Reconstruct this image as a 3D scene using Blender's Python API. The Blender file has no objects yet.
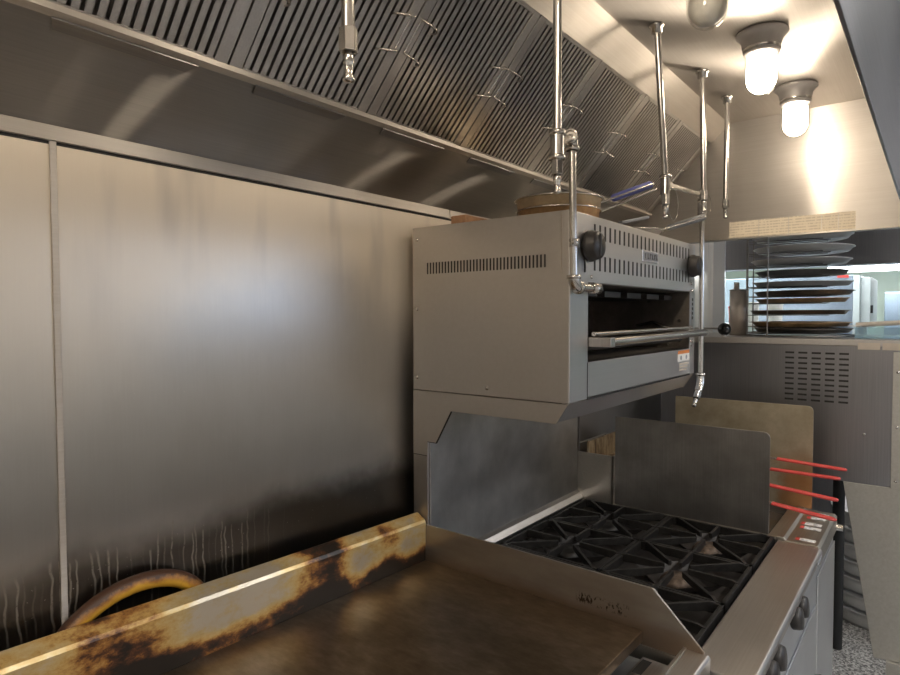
import bpy, bmesh, math, random
from mathutils import Vector, Matrix
random.seed(7)
scene = bpy.context.scene
COL = scene.collection
PI = math.pi

# ------------------------------------------------------------------ mesh builder
def basis(d):
    d = Vector(d).normalized()
    a = Vector((0, 0, 1)) if abs(d.z) < .9 else Vector((1, 0, 0))
    u = d.cross(a).normalized()
    return u, d.cross(u).normalized(), d

class MB:
    def __init__(s):
        s.v, s.f, s.sm = [], [], []
    def add(s, vs, fs, smooth=False):
        o = len(s.v)
        s.v += [Vector(p) for p in vs]
        for f in fs:
            s.f.append([o + i for i in f]); s.sm.append(smooth)
        return s
    def box(s, x0, x1, y0, y1, z0, z1, m=None):
        x0, x1 = sorted((x0, x1)); y0, y1 = sorted((y0, y1)); z0, z1 = sorted((z0, z1))
        vs = [(x, y, z) for z in (z0, z1) for y in (y0, y1) for x in (x0, x1)]
        if m is not None: vs = [m @ Vector(p) for p in vs]
        return s.add(vs, [(0, 2, 3, 1), (4, 5, 7, 6), (0, 1, 5, 4), (2, 6, 7, 3), (0, 4, 6, 2), (1, 3, 7, 5)])
    def quad(s, a, b, c, d):
        return s.add([a, b, c, d], [(0, 1, 2, 3)])
    def extrude(s, pts, axis, a, b):
        """closed polygon pts (two coordinates, the axes other than axis in order) extruded along axis from a to b"""
        n = len(pts)
        def P(p, t):
            q = list(p); q.insert(axis, t); return q
        vs = [P(p, a) for p in pts] + [P(p, b) for p in pts]
        fs = [list(range(n))[::-1], list(range(n, 2 * n))]
        fs += [(i, (i + 1) % n, n + (i + 1) % n, n + i) for i in range(n)]
        return s.add(vs, fs)
    def sheet(s, pts, axis, a, b, th):
        """open profile given as (p, q) points, thickened by th and extruded along axis"""
        ps = [Vector(p) for p in pts]; nrm = []
        for i in range(len(ps)):
            t = (ps[min(i + 1, len(ps) - 1)] - ps[max(i - 1, 0)]).normalized()
            nrm.append(Vector((-t.y, t.x)))
        back = [p + n * th for p, n in zip(ps, nrm)]
        n = len(ps)
        for i in range(n - 1):
            s.extrude([tuple(ps[i]), tuple(ps[i + 1]), tuple(back[i + 1]), tuple(back[i])], axis, a, b)
        return s
    def tube(s, path, r, n=12, closed=False, cap=True):
        path = [Vector(p) for p in path]; k = len(path)
        rr = r if isinstance(r, (list, tuple)) else [r] * k
        rings = []; u0 = None
        for i in range(k):
            if closed: t = path[(i + 1) % k] - path[i - 1]
            else: t = path[min(i + 1, k - 1)] - path[max(i - 1, 0)]
            t.normalize()
            if u0 is None: u, w, _ = basis(t)
            else:
                u = (u0 - t * u0.dot(t)).normalized(); w = t.cross(u)
            u0 = u
            rings.append([path[i] + (u * math.cos(2 * PI * j / n) + w * math.sin(2 * PI * j / n)) * rr[i] for j in range(n)])
        vs = [p for ring in rings for p in ring]; fs = []
        for i in range(k if closed else k - 1):
            a, b = i * n, ((i + 1) % k) * n
            for j in range(n): fs.append((a + j, a + (j + 1) % n, b + (j + 1) % n, b + j))
        s.add(vs, fs, True)
        if cap and not closed:
            s.add(rings[0], [list(range(n))[::-1]]); s.add(rings[-1], [list(range(n))])
        return s
    def lathe(s, prof, c, d=(0, 0, 1), n=32, smooth=True, arc=1.0):
        """prof: (radius, height along d) points"""
        u, w, d = basis(d); c = Vector(c); vs, fs = [], []
        for r, h in prof:
            for j in range(n):
                a = 2 * PI * j / n
                vs.append(c + d * h + (u * math.cos(a) + w * math.sin(a)) * max(r, 1e-5))
        for i in range(len(prof) - 1):
            for j in range(n):
                fs.append((i * n + j, i * n + (j + 1) % n, (i + 1) * n + (j + 1) % n, (i + 1) * n + j))
        return s.add(vs, fs, smooth)
    def cyl(s, c, d, r, h, n=20):
        return s.lathe([(0, 0), (r, 0)], c, d, n, False).lathe([(r, 0), (r, h)], c, d, n).lathe([(r, h), (0, h)], c, d, n, False)
    def build(s, name, mat, parent=None, bevel=0, loc=None, seg=2):
        off = Vector(parent['_o']) if parent is not None and '_o' in parent else Vector(loc or (0, 0, 0))
        me = bpy.data.meshes.new(name)
        me.from_pydata([tuple(p - off) for p in s.v], [], s.f)
        for p, k in zip(me.polygons, s.sm): p.use_smooth = k
        me.validate(); me.update()
        bm = bmesh.new(); bm.from_mesh(me)
        bmesh.ops.recalc_face_normals(bm, faces=bm.faces); bm.to_mesh(me); bm.free()
        uv = me.uv_layers.new(name='UVMap')
        for p in me.polygons:
            nx, ny, nz = (abs(c) for c in p.normal)
            for li in p.loop_indices:
                q = me.vertices[me.loops[li].vertex_index].co
                if nx > ny and nx > nz: uv.data[li].uv = (q.y, q.z)
                elif ny >= nz: uv.data[li].uv = (q.x, q.z)
                else: uv.data[li].uv = (q.x, q.y)
        o = bpy.data.objects.new(name, me); COL.objects.link(o)
        me.materials.append(mat)
        if parent is None:
            o.location = off
        else:
            o.parent = parent
        o['_o'] = tuple(off)
        if bevel:
            b = o.modifiers.new('bevel', 'BEVEL'); b.width = bevel; b.segments = seg
            b.limit_method = 'ANGLE'; b.angle_limit = math.radians(40)
        return o

def build_split(mb, name, mat, parent, bevel=0):
    par = list(range(len(mb.v))); key = {}
    def find(i):
        while par[i] != i: par[i] = par[par[i]]; i = par[i]
        return i
    for i, p in enumerate(mb.v):
        k = tuple(round(c, 5) for c in p)
        if k in key: par[find(i)] = find(key[k])
        else: key[k] = i
    for f in mb.f:
        for i in f[1:]: par[find(i)] = find(f[0])
    isl = {}
    for f, sm in zip(mb.f, mb.sm): isl.setdefault(find(f[0]), []).append((f, sm))
    for fs in isl.values():
        m = MB(); ix = {}
        for f, sm in fs:
            for i in f:
                if i not in ix: ix[i] = len(m.v); m.v.append(mb.v[i])
            m.f.append([ix[i] for i in f]); m.sm.append(sm)
        m.build(name, mat, parent, bevel)
def tag(o, label, cat, group=None):
    o['label'] = label; o['category'] = cat
    if group: o['group'] = group
    return o
def thing(name, loc, label, cat, group=None):
    o = bpy.data.objects.new(name, None); COL.objects.link(o)
    o.location = loc; o['_o'] = tuple(loc); o.empty_display_size = .05
    return tag(o, label, cat, group)
def struct(o):
    o['kind'] = 'structure'; return o
def dup(o, shift, label=None):
    shift = Vector(shift)
    r = o.copy(); COL.objects.link(r); r.location = o.location + shift
    r['_o'] = tuple(Vector(o['_o']) + shift)
    if label: r['label'] = label
    for ch in list(o.children):
        c = ch.copy(); COL.objects.link(c); c.parent = r
        for g in list(ch.children):
            d = g.copy(); COL.objects.link(d); d.parent = c
    return r

# ------------------------------------------------------------------ materials
def N(nt, t, **k):
    n = nt.nodes.new(t)
    for a, b in k.items(): setattr(n, a, b)
    return n
def mat_base(name):
    m = bpy.data.materials.new(name); m.use_nodes = True
    nt = m.node_tree; return m, nt, nt.nodes['Principled BSDF']
def noise(nt, scale, detail=4, rough=.6, mapscale=(1, 1, 1), loc=(0, 0, 0)):
    tc = N(nt, 'ShaderNodeTexCoord'); mp = N(nt, 'ShaderNodeMapping')
    mp.inputs['Scale'].default_value = mapscale; mp.inputs['Location'].default_value = loc
    nz = N(nt, 'ShaderNodeTexNoise'); nz.inputs['Scale'].default_value = scale
    nz.inputs['Detail'].default_value = detail; nz.inputs['Roughness'].default_value = rough
    nt.links.new(tc.outputs['Object'], mp.inputs['Vector']); nt.links.new(mp.outputs[0], nz.inputs['Vector'])
    return nz.outputs['Fac']
def ramp(nt, src, stops):
    r = N(nt, 'ShaderNodeValToRGB'); e = r.color_ramp.elements
    while len(e) < len(stops): e.new(.5)
    for el, (p, c) in zip(e, stops):
        el.position = p; el.color = (*c, 1) if len(c) == 3 else c
    nt.links.new(src, r.inputs[0]); return r.outputs[0]
def mixc(nt, fac, a, b, mode='MIX'):
    m = N(nt, 'ShaderNodeMix', data_type='RGBA', blend_type=mode)
    for sock, v in ((m.inputs[0], fac), (m.inputs[6], a), (m.inputs[7], b)):
        if isinstance(v, (int, float)): sock.default_value = v
        elif isinstance(v, tuple): sock.default_value = (*v, 1)
        else: nt.links.new(v, sock)
    return m.outputs[2]
def math_n(nt, op, a, b=0., c=None):
    m = N(nt, 'ShaderNodeMath', operation=op)
    for i, v in enumerate((a, b) if c is None else (a, b, c)):
        if isinstance(v, (int, float)): m.inputs[i].default_value = v
        else: nt.links.new(v, m.inputs[i])
    return m.outputs[0]
def smooth(nt, x, lo, hi):
    m = N(nt, 'ShaderNodeMapRange'); m.interpolation_type = 'SMOOTHSTEP'
    nt.links.new(x, m.inputs[0]); m.inputs[1].default_value = lo; m.inputs[2].default_value = hi
    return m.outputs[0]
def axis(nt, i):
    tc = N(nt, 'ShaderNodeTexCoord'); sp = N(nt, 'ShaderNodeSeparateXYZ')
    nt.links.new(tc.outputs['Object'], sp.inputs[0]); return sp.outputs[i]

def steel(name, base=(.55, .53, .51), rough=.3, aniso=.6, rot=0., grain='x', var=.15, metal=1., bump=.04, blotch=3., mix=.25):
    m, nt, b = mat_base(name); L = nt.links
    ms = {'x': (1.2, 90, 90), 'y': (90, 1.2, 90), 'z': (90, 90, 1.2), 'n': (30, 30, 30)}[grain]
    g = noise(nt, 3, 3, .6, ms)
    bl = noise(nt, blotch, 5, .6)
    dark = tuple(c * (1 - var) for c in base); lite = tuple(min(1, c * (1 + var * .5)) for c in base)
    c1 = ramp(nt, bl, [(.3, dark), (.7, lite)])
    c2 = mixc(nt, mix, c1, ramp(nt, g, [(.3, (.35, .35, .35)), (.7, (.65, .65, .65))]), 'OVERLAY')
    L.new(c2, b.inputs['Base Color'])
    b.inputs['Metallic'].default_value = metal
    r = math_n(nt, 'MULTIPLY_ADD', bl, .16, rough - .08)
    L.new(r, b.inputs['Roughness'])
    b.inputs['Anisotropic'].default_value = aniso; b.inputs['Anisotropic Rotation'].default_value = rot
    if aniso:
        t = N(nt, 'ShaderNodeTangent', direction_type='UV_MAP'); t.uv_map = 'UVMap'
        L.new(t.outputs[0], b.inputs['Tangent'])
    if bump:
        bp = N(nt, 'ShaderNodeBump'); bp.inputs['Strength'].default_value = bump; bp.inputs['Distance'].default_value = .001
        L.new(g, bp.inputs['Height']); L.new(bp.outputs[0], b.inputs['Normal'])
    return m
def brushed(name, base=(.56, .53, .49), rough=.42, aniso=.8, soft=.45, share=.7, grain='x', var=.06):
    m = bpy.data.materials.new(name); m.use_nodes = True; nt = m.node_tree; L = nt.links
    nt.nodes.remove(nt.nodes['Principled BSDF'])
    ms = {'x': (1.2, 90, 90), 'y': (90, 1.2, 90), 'z': (90, 90, 1.2)}[grain]
    bl = noise(nt, 3., 5, .6); g = noise(nt, 3, 3, .6, ms)
    c1 = ramp(nt, bl, [(.3, tuple(c * (1 - var) for c in base)), (.7, tuple(min(1, c * (1 + var * .5)) for c in base))])
    col = mixc(nt, .18, c1, ramp(nt, g, [(.3, (.35, .35, .35)), (.7, (.65, .65, .65))]), 'OVERLAY')
    t = N(nt, 'ShaderNodeTangent', direction_type='UV_MAP'); t.uv_map = 'UVMap'
    a = N(nt, 'ShaderNodeBsdfAnisotropic'); a.inputs['Roughness'].default_value = rough; a.inputs['Anisotropy'].default_value = aniso
    L.new(t.outputs[0], a.inputs['Tangent']); L.new(col, a.inputs['Color'])
    b = N(nt, 'ShaderNodeBsdfAnisotropic'); b.inputs['Roughness'].default_value = soft; L.new(col, b.inputs['Color'])
    mx = N(nt, 'ShaderNodeMixShader'); mx.inputs[0].default_value = share
    L.new(b.outputs[0], mx.inputs[1]); L.new(a.outputs[0], mx.inputs[2]); L.new(mx.outputs[0], nt.nodes['Material Output'].inputs[0])
    return m
def plain(name, col, rough=.5, metal=0., var=.12, scale=12., spec=None, coat=0.):
    m, nt, b = mat_base(name)
    nz = noise(nt, scale, 4)
    c = ramp(nt, nz, [(.3, tuple(x * (1 - var) for x in col)), (.7, tuple(min(1, x * (1 + var)) for x in col))])
    nt.links.new(c, b.inputs['Base Color'])
    b.inputs['Roughness'].default_value = rough; b.inputs['Metallic'].default_value = metal
    if coat: b.inputs['Coat Weight'].default_value = coat
    return m
def emit(name, col, s):
    m = bpy.data.materials.new(name); m.use_nodes = True; nt = m.node_tree
    nt.nodes.remove(nt.nodes['Principled BSDF'])
    e = N(nt, 'ShaderNodeEmission'); e.inputs[0].default_value = (*col, 1); e.inputs[1].default_value = s
    nt.links.new(e.outputs[0], nt.nodes['Material Output'].inputs[0]); return m
def clear_glass(name, tint=(.97, .97, .95), lo=.06, hi=.5):
    m = bpy.data.materials.new(name); m.use_nodes = True; nt = m.node_tree
    nt.nodes.remove(nt.nodes['Principled BSDF'])
    t = N(nt, 'ShaderNodeBsdfTransparent'); t.inputs[0].default_value = (*tint, 1)
    g = N(nt, 'ShaderNodeBsdfGlossy'); g.inputs['Roughness'].default_value = .05
    lw = N(nt, 'ShaderNodeLayerWeight'); lw.inputs[0].default_value = .35
    f = math_n(nt, 'MULTIPLY_ADD', lw.outputs['Facing'], hi, lo)
    mx = N(nt, 'ShaderNodeMixShader'); nt.links.new(f, mx.inputs[0])
    nt.links.new(t.outputs[0], mx.inputs[1]); nt.links.new(g.outputs[0], mx.inputs[2])
    nt.links.new(mx.outputs[0], nt.nodes['Material Output'].inputs[0]); return m

S_HOOD = brushed('hood_brushed_steel', (.48, .455, .425), .31, .93, .5, .88)
S_SHADED = steel('hood_shaded_steel', (.36, .355, .36), .34, .8, .25, 'x', .1)  # darkened copy of the hood steel, shade and dim reflections put into its colour
S_CEIL = brushed('hood_top_steel', (.62, .59, .56), .42, .70, .42, .6)
S_END = brushed('hood_end_steel', (.60, .57, .535), .40, .72, .45, .6, 'y')
S_LIP = steel('hood_lip_steel', (.66, .62, .57), .5, .8, .25, 'x', .08)
S_BAFFLE = steel('baffle_steel', (.56, .535, .51), .3, 0, 0, 'z', .2)
S_SAL = steel('broiler_steel', (.57, .54, .51), .46, 0, 0, 'n', .05, bump=.015, blotch=1.5, mix=.08)
S_FRONT = steel('broiler_front_steel', (.70, .69, .69), .38, .5, .25, 'x', .05, mix=.12)
S_PIPE = steel('pipe_steel', (.66, .64, .61), .22, 0, 0, 'n', .15, bump=0)
S_LEDGE = steel('ledge_steel', (.60, .57, .54), .36, .5, 0., 'x', .12)
S_BACK = steel('backguard_steel', (.62, .60, .57), .40, .3, .25, 'z', .32, blotch=5, mix=.1)
S_OVEN = steel('oven_side_steel', (.33, .33, .35), .34, .4, .25, 'z', .08, blotch=1.5)
S_PALE = steel('pale_stand_steel', (.60, .58, .53), .55, 0, 0, 'n', .08)
S_GUARD = steel('dark_guard_steel', (.34, .32, .30), .42, .3, 0, 'z', .25, blotch=8)
S_FRYER = steel('fryer_steel', (.48, .45, .40), .40, .3, 0, 'x', .2)
S_RANGE = steel('range_front_steel', (.74, .76, .78), .38, .5, .25, 'x', .08)
S_ALU = steel('pan_aluminium', (.72, .71, .69), .36, 0, 0, 'n', .12, bump=.02, metal=.6)
S_DARKPAN = steel('seasoned_pan', (.30, .28, .26), .38, 0, 0, 'n', .35, bump=.02, blotch=9)
S_COPPER = steel('browned_pan', (.58, .37, .19), .38, 0, 0, 'n', .4, metal=.5, bump=.03, blotch=14)
S_BRASSY = steel('browned_pan_rim', (.66, .54, .37), .35, 0, 0, 'n', .25, metal=.5, bump=.02, blotch=12)
S_CAV = steel('cavity_steel', (.30, .27, .24), .5, 0, 0, 'n', .4, bump=.02, blotch=6)
M_BLACK = plain('black_plastic', (.035, .032, .031), .4)
M_BURN = plain('rusty_burner', (.13, .095, .07), .5, .5, .5, 60)
M_IRON = plain('cast_iron', (.022, .020, .018), .42, .3, .5, 40)
M_DARK = plain('dark_cavity', (.02, .018, .016), .6)
M_SOOT = plain('sooty_enamel', (.035, .03, .027), .5, .2, .5, 20)
M_RED = plain('red_grip', (.62, .07, .06), .35)
M_BLUE = plain('blue_grip', (.10, .115, .36), .45)
M_GREY = plain('grey_grip', (.27, .28, .30), .5)
M_WHITE = plain('white_label', (.80, .78, .74), .5)
M_PAPER = None
M_ORANGE = plain('orange_label', (.72, .24, .06), .5)
M_CREAM = plain('cream_label', (.62, .54, .44), .6)
M_WOOD = plain('brown_block', (.36, .20, .11), .7, 0, .3, 30)
M_CAN = plain('canister_steel', (.66, .60, .54), .4, .5, .06)
M_LAMP = plain('cast_lamp_base', (.46, .44, .43), .5, .5, .12)
M_GREEN = plain('pale_green_paint', (.70, .78, .68), .8, 0, .03)
M_WALLP = plain('room_paint', (.76, .74, .70), .8, 0, .05)
M_CEILP = plain('ceiling_tile', (.50, .48, .44), .9, 0, .05)
M_BLUEAPP = steel('bluish_cabinet_steel', (.42, .50, .60), .45, 0, 0, 'n', .06)
M_PALEAPP = plain('pale_cabinet', (.62, .68, .68), .5, 0, .04)
M_CASTER = plain('black_rubber', (.02, .02, .02), .7)
GLASS = clear_glass('lamp_glass')
FILM = clear_glass('clear_box', (.86, .93, .95), .15, .4)
LAMP_ON = emit('bulb_glow', (1., .84, .66), 52.)
BULB_OFF = plain('frosted_bulb', (.85, .83, .78), .3)
TUBE = emit('tube_glow', (.92, .98, 1.), 20.)
TUBE2 = emit('aisle_tube_glow', (.98, .955, .93), 23.)

def paper_mat():
    m, nt, b = mat_base('printed_paper')
    y = axis(nt, 1); z = axis(nt, 2)
    line = math_n(nt, 'FRACT', math_n(nt, 'MULTIPLY', z, 95.))
    nz = noise(nt, 60, 2, .6, (1, 3, .5))
    ink = math_n(nt, 'MULTIPLY', math_n(nt, 'LESS_THAN', line, .42), math_n(nt, 'GREATER_THAN', nz, .47))
    c = mixc(nt, math_n(nt, 'MULTIPLY', ink, .45), (.80, .72, .58), (.36, .30, .24))
    nt.links.new(c, b.inputs['Base Color']); b.inputs['Roughness'].default_value = .55
    return m
M_PAPER = paper_mat()

def wall_mat():
    m, nt, b = mat_base('back_wall_steel'); L = nt.links
    x, z = axis(nt, 0), axis(nt, 2)
    bl = noise(nt, 2.2, 5, .6, (1, 1, .6))
    grain = noise(nt, 3, 3, .6, (90, 90, 2.5))
    base = ramp(nt, bl, [(.3, (.50, .47, .43)), (.7, (.62, .59, .55))])
    # cooking film left around a wiped patch in the middle
    ex = math_n(nt, 'MULTIPLY', math_n(nt, 'SUBTRACT', x, .93), 2.2); ez = math_n(nt, 'MULTIPLY', math_n(nt, 'SUBTRACT', z, 1.36), 2.55)
    er = math_n(nt, 'SQRT', math_n(nt, 'ADD', math_n(nt, 'MULTIPLY', ex, ex), math_n(nt, 'MULTIPLY', ez, ez)))
    er = math_n(nt, 'MULTIPLY_ADD', noise(nt, 3.5, 5, .6, (1, 1, .7)), .55, er)
    film = math_n(nt, 'MULTIPLY', smooth(nt, er, 1.02, 1.5), smooth(nt, z, 1.40, 1.75))
    base = mixc(nt, film, base, (.77, .69, .58))
    # greasy runs hanging from the hood lip
    st = noise(nt, 7, 3, .55, (1, 1, .16))
    run = math_n(nt, 'MULTIPLY', smooth(nt, st, .50, .68), smooth(nt, z, 1.52, 1.9))
    base = mixc(nt, math_n(nt, 'MULTIPLY', run, .38), base, (.27, .26, .27))
    # baked-on soot low on the wall, with pale drips through it
    warp = noise(nt, 4, 4, .6)
    zz = math_n(nt, 'SUBTRACT', math_n(nt, 'MULTIPLY_ADD', warp, .14, z), math_n(nt, 'MULTIPLY', x, .03))
    soot = math_n(nt, 'MULTIPLY', math_n(nt, 'SUBTRACT', 1., smooth(nt, zz, 1.215, 1.315)), math_n(nt, 'SUBTRACT', 1., smooth(nt, x, 1.3, 1.5)))
    base = mixc(nt, math_n(nt, 'MULTIPLY', soot, .86), base, (.05, .04, .03))
    wob = noise(nt, 30, 2, .5, (.6, 1, .5))
    u = math_n(nt, 'MULTIPLY', math_n(nt, 'MULTIPLY_ADD', wob, .022, x), 74.)
    cell = math_n(nt, 'FLOOR', u); fr_ = math_n(nt, 'FRACT', u)
    wn = N(nt, 'ShaderNodeTexWhiteNoise', noise_dimensions='1D'); L.new(cell, wn.inputs['W'])
    sc = N(nt, 'ShaderNodeSeparateColor'); L.new(wn.outputs['Color'], sc.inputs[0])
    d_ = math_n(nt, 'ABSOLUTE', math_n(nt, 'SUBTRACT', fr_, math_n(nt, 'MULTIPLY_ADD', sc.outputs[2], .5, .25)))
    line = math_n(nt, 'SUBTRACT', 1., smooth(nt, d_, .05, .17))
    line = math_n(nt, 'MULTIPLY', line, smooth(nt, sc.outputs[0], .10, .5))
    top = math_n(nt, 'MULTIPLY_ADD', sc.outputs[1], -.05, math_n(nt, 'MULTIPLY_ADD', noise(nt, 9, 2, .5, (1, 0, 0)), .05, 1.215))
    dz = math_n(nt, 'SUBTRACT', top, z)
    dmask = math_n(nt, 'MULTIPLY', line, math_n(nt, 'MULTIPLY', smooth(nt, dz, 0., .006), math_n(nt, 'SUBTRACT', 1., math_n(nt, 'MULTIPLY', smooth(nt, dz, .03, .16), .75))))
    dmask = math_n(nt, 'MULTIPLY', dmask, math_n(nt, 'SUBTRACT', 1., smooth(nt, x, .66, .92)))
    dmask = math_n(nt, 'MULTIPLY', dmask, smooth(nt, noise(nt, 120, 3, .7), .28, .5))
    base = mixc(nt, math_n(nt, 'MULTIPLY', dmask, .6), base, (.40, .36, .30))
    sp = noise(nt, 160, 2, .5); spk = smooth(nt, sp, .70, .74)
    base = mixc(nt, math_n(nt, 'MULTIPLY', spk, .35), base, (.70, .66, .60))
    base = mixc(nt, .07, base, ramp(nt, grain, [(.3, (.36, .36, .36)), (.7, (.64, .64, .64))]), 'OVERLAY')
    L.new(base, b.inputs['Base Color'])
    met = math_n(nt, 'SUBTRACT', math_n(nt, 'SUBTRACT', .97, math_n(nt, 'MULTIPLY', film, .62)), math_n(nt, 'MULTIPLY', dmask, .5)); L.new(met, b.inputs['Metallic'])
    rg = math_n(nt, 'MULTIPLY_ADD', bl, .10, .29); L.new(rg, b.inputs['Roughness'])
    b.inputs['Anisotropic'].default_value = .75; b.inputs['Anisotropic Rotation'].default_value = 0.
    t = N(nt, 'ShaderNodeTangent', direction_type='UV_MAP'); t.uv_map = 'UVMap'; L.new(t.outputs[0], b.inputs['Tangent'])
    bp = N(nt, 'ShaderNodeBump'); bp.inputs['Strength'].default_value = .01; bp.inputs['Distance'].default_value = .001
    L.new(grain, bp.inputs['Height']); L.new(bp.outputs[0], b.inputs['Normal'])
    return m
S_WALL = wall_mat()

def rail_mat():
    m, nt, b = mat_base('burnt_rail_steel'); L = nt.links
    x, z = axis(nt, 0), axis(nt, 2)      # local: x from -1.0 to 0 at the right end, z from 0 at the bottom
    big = noise(nt, 5.0, 5, .65, (1.0, 2, 2), (.6, 0, 0)); fine = noise(nt, 22, 6, .75, (1, 1, 1.6))
    a = math_n(nt, 'MULTIPLY_ADD', fine, .48, math_n(nt, 'MULTIPLY_ADD', big, .74, -.015))
    # bottom of the front face charred
    char = math_n(nt, 'SUBTRACT', 1., smooth(nt, math_n(nt, 'MULTIPLY_ADD', big, -.05, z), -.012, .035))
    a = math_n(nt, 'MULTIPLY_ADD', char, -.30, a)
    # scorched stretches along the length
    for c0, w, k in ((-.36, .07, -.17), (-.83, .09, -.12), (-.15, .035, -.12), (-.60, .13, .14), (-.26, .05, .05), (-.07, .04, .09)):
        d = math_n(nt, 'ABSOLUTE', math_n(nt, 'SUBTRACT', x, c0))
        a = math_n(nt, 'MULTIPLY_ADD', math_n(nt, 'SUBTRACT', 1., smooth(nt, d, w * .3, w * 1.4)), k, a)
    c = ramp(nt, a, [(.36, (.012, .009, .007)), (.42, (.075, .028, .012)), (.47, (.27, .12, .03)), (.54, (.52, .33, .11)),
                     (.63, (.60, .47, .24)), (.74, (.62, .56, .45))])
    L.new(c, b.inputs['Base Color'])
    L.new(ramp(nt, a, [(.44, (.0, .0, .0)), (.70, (.8, .8, .8))]), b.inputs['Metallic'])
    L.new(math_n(nt, 'MULTIPLY_ADD', fine, .25, .22), b.inputs['Roughness'])
    bp = N(nt, 'ShaderNodeBump'); bp.inputs['Strength'].default_value = .25; bp.inputs['Distance'].default_value = .002
    L.new(a, bp.inputs['Height']); L.new(bp.outputs[0], b.inputs['Normal'])
    return m
def plate_mat():
    m, nt, b = mat_base('griddle_plate_steel'); L = nt.links
    a = noise(nt, 5, 6, .65, (1.4, 1, 1)); f = noise(nt, 26, 5, .7, (2.2, .8, 1))
    k = math_n(nt, 'MULTIPLY_ADD', f, .45, math_n(nt, 'MULTIPLY', a, .6))
    c = ramp(nt, k, [(.34, (.11, .070, .038)), (.50, (.185, .132, .082)), (.62, (.25, .19, .13)), (.76, (.36, .30, .23))])
    L.new(c, b.inputs['Base Color']); b.inputs['Metallic'].default_value = .9
    L.new(math_n(nt, 'MULTIPLY_ADD', f, .22, .24), b.inputs['Roughness'])
    return m
def splash_mat():
    m, nt, b = mat_base('griddle_splash_steel'); L = nt.links
    y, z = axis(nt, 1), axis(nt, 2)
    a = noise(nt, 6, 5, .6, (1, .6, 2))
    c = ramp(nt, a, [(.3, (.31, .28, .245)), (.7, (.45, .42, .38))])
    low = math_n(nt, 'SUBTRACT', 1., smooth(nt, math_n(nt, 'MULTIPLY_ADD', a, .03, z), .005, .06))
    c = mixc(nt, math_n(nt, 'MULTIPLY', low, .6), c, (.22, .13, .07))
    # scorched scribble of soot on the side facing the plate
    s = noise(nt, 75, 3, .75, (1, 1.3, .7))
    box = math_n(nt, 'MULTIPLY', smooth(nt, y, -.60, -.585), math_n(nt, 'SUBTRACT', 1., smooth(nt, y, -.475, -.46)))
    zl = math_n(nt, 'ABSOLUTE', math_n(nt, 'SUBTRACT', z, .030))
    box = math_n(nt, 'MULTIPLY', box, math_n(nt, 'SUBTRACT', 1., smooth(nt, zl, .006, .016)))
    c = mixc(nt, math_n(nt, 'MULTIPLY', math_n(nt, 'MULTIPLY', smooth(nt, s, .50, .56), box), .9), c, (.03, .018, .012))
    L.new(c, b.inputs['Base Color']); b.inputs['Metallic'].default_value = .9; b.inputs['Roughness'].default_value = .38
    return m
def hose_mat():
    m, nt, b = mat_base('yellow_hose_coat'); L = nt.links
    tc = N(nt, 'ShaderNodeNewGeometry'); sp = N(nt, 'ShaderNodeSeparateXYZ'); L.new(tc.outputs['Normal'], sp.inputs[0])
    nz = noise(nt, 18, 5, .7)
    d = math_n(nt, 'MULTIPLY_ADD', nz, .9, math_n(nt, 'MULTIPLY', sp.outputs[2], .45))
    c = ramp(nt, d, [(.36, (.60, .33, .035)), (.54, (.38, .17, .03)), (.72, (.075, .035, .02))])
    L.new(c, b.inputs['Base Color']); b.inputs['Roughness'].default_value = .4; return m
def tan_mat():
    m, nt, b = mat_base('stained_guard_steel'); L = nt.links
    a = noise(nt, 9, 5, .65); y, z = axis(nt, 1), axis(nt, 2)
    c = ramp(nt, a, [(.3, (.36, .30, .20)), (.7, (.55, .48, .35))])
    e = math_n(nt, 'MULTIPLY', math_n(nt, 'SUBTRACT', 1., smooth(nt, math_n(nt, 'MULTIPLY_ADD', a, .12, y), -.37, -.30)),
               math_n(nt, 'SUBTRACT', 1., smooth(nt, z, .06, .20)))
    c = mixc(nt, math_n(nt, 'MULTIPLY', e, .7), c, (.42, .16, .03))
    L.new(c, b.inputs['Base Color']); b.inputs['Metallic'].default_value = .8; b.inputs['Roughness'].default_value = .5; return m
def floor_mat():
    m, nt, b = mat_base('speckled_floor'); L = nt.links
    v = N(nt, 'ShaderNodeTexVoronoi'); v.inputs['Scale'].default_value = 130
    tc = N(nt, 'ShaderNodeTexCoord'); L.new(tc.outputs['Object'], v.inputs['Vector'])
    sp = N(nt, 'ShaderNodeSeparateColor'); L.new(v.outputs['Color'], sp.inputs[0])
    c = ramp(nt, sp.outputs[0], [(.1, (.10, .095, .09)), (.5, (.30, .28, .26)), (.9, (.60, .58, .54))])
    L.new(c, b.inputs['Base Color']); b.inputs['Roughness'].default_value = .5; return m
def flue_mat():
    m, nt, b = mat_base('rusty_flue_steel'); L = nt.links
    a = noise(nt, 12, 5, .7, (2, 2, .5))
    c = ramp(nt, a, [(.35, (.10, .055, .025)), (.5, (.34, .24, .13)), (.66, (.55, .46, .33))])
    L.new(c, b.inputs['Base Color']); b.inputs['Metallic'].default_value = .6; b.inputs['Roughness'].default_value = .5; return m
def light_cover_mat():
    m, nt, b = mat_base('sticker_pictograms')
    x, z = axis(nt, 0), axis(nt, 2)
    nz = noise(nt, 70, 2, .5)
    c = mixc(nt, math_n(nt, 'MULTIPLY', smooth(nt, nz, .54, .60), .6), (.80, .78, .74), (.22, .21, .20))
    nt.links.new(c, b.inputs['Base Color']); b.inputs['Roughness'].default_value = .5; return m
M_PICTO = light_cover_mat()
M_FLOOR = floor_mat()

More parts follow.
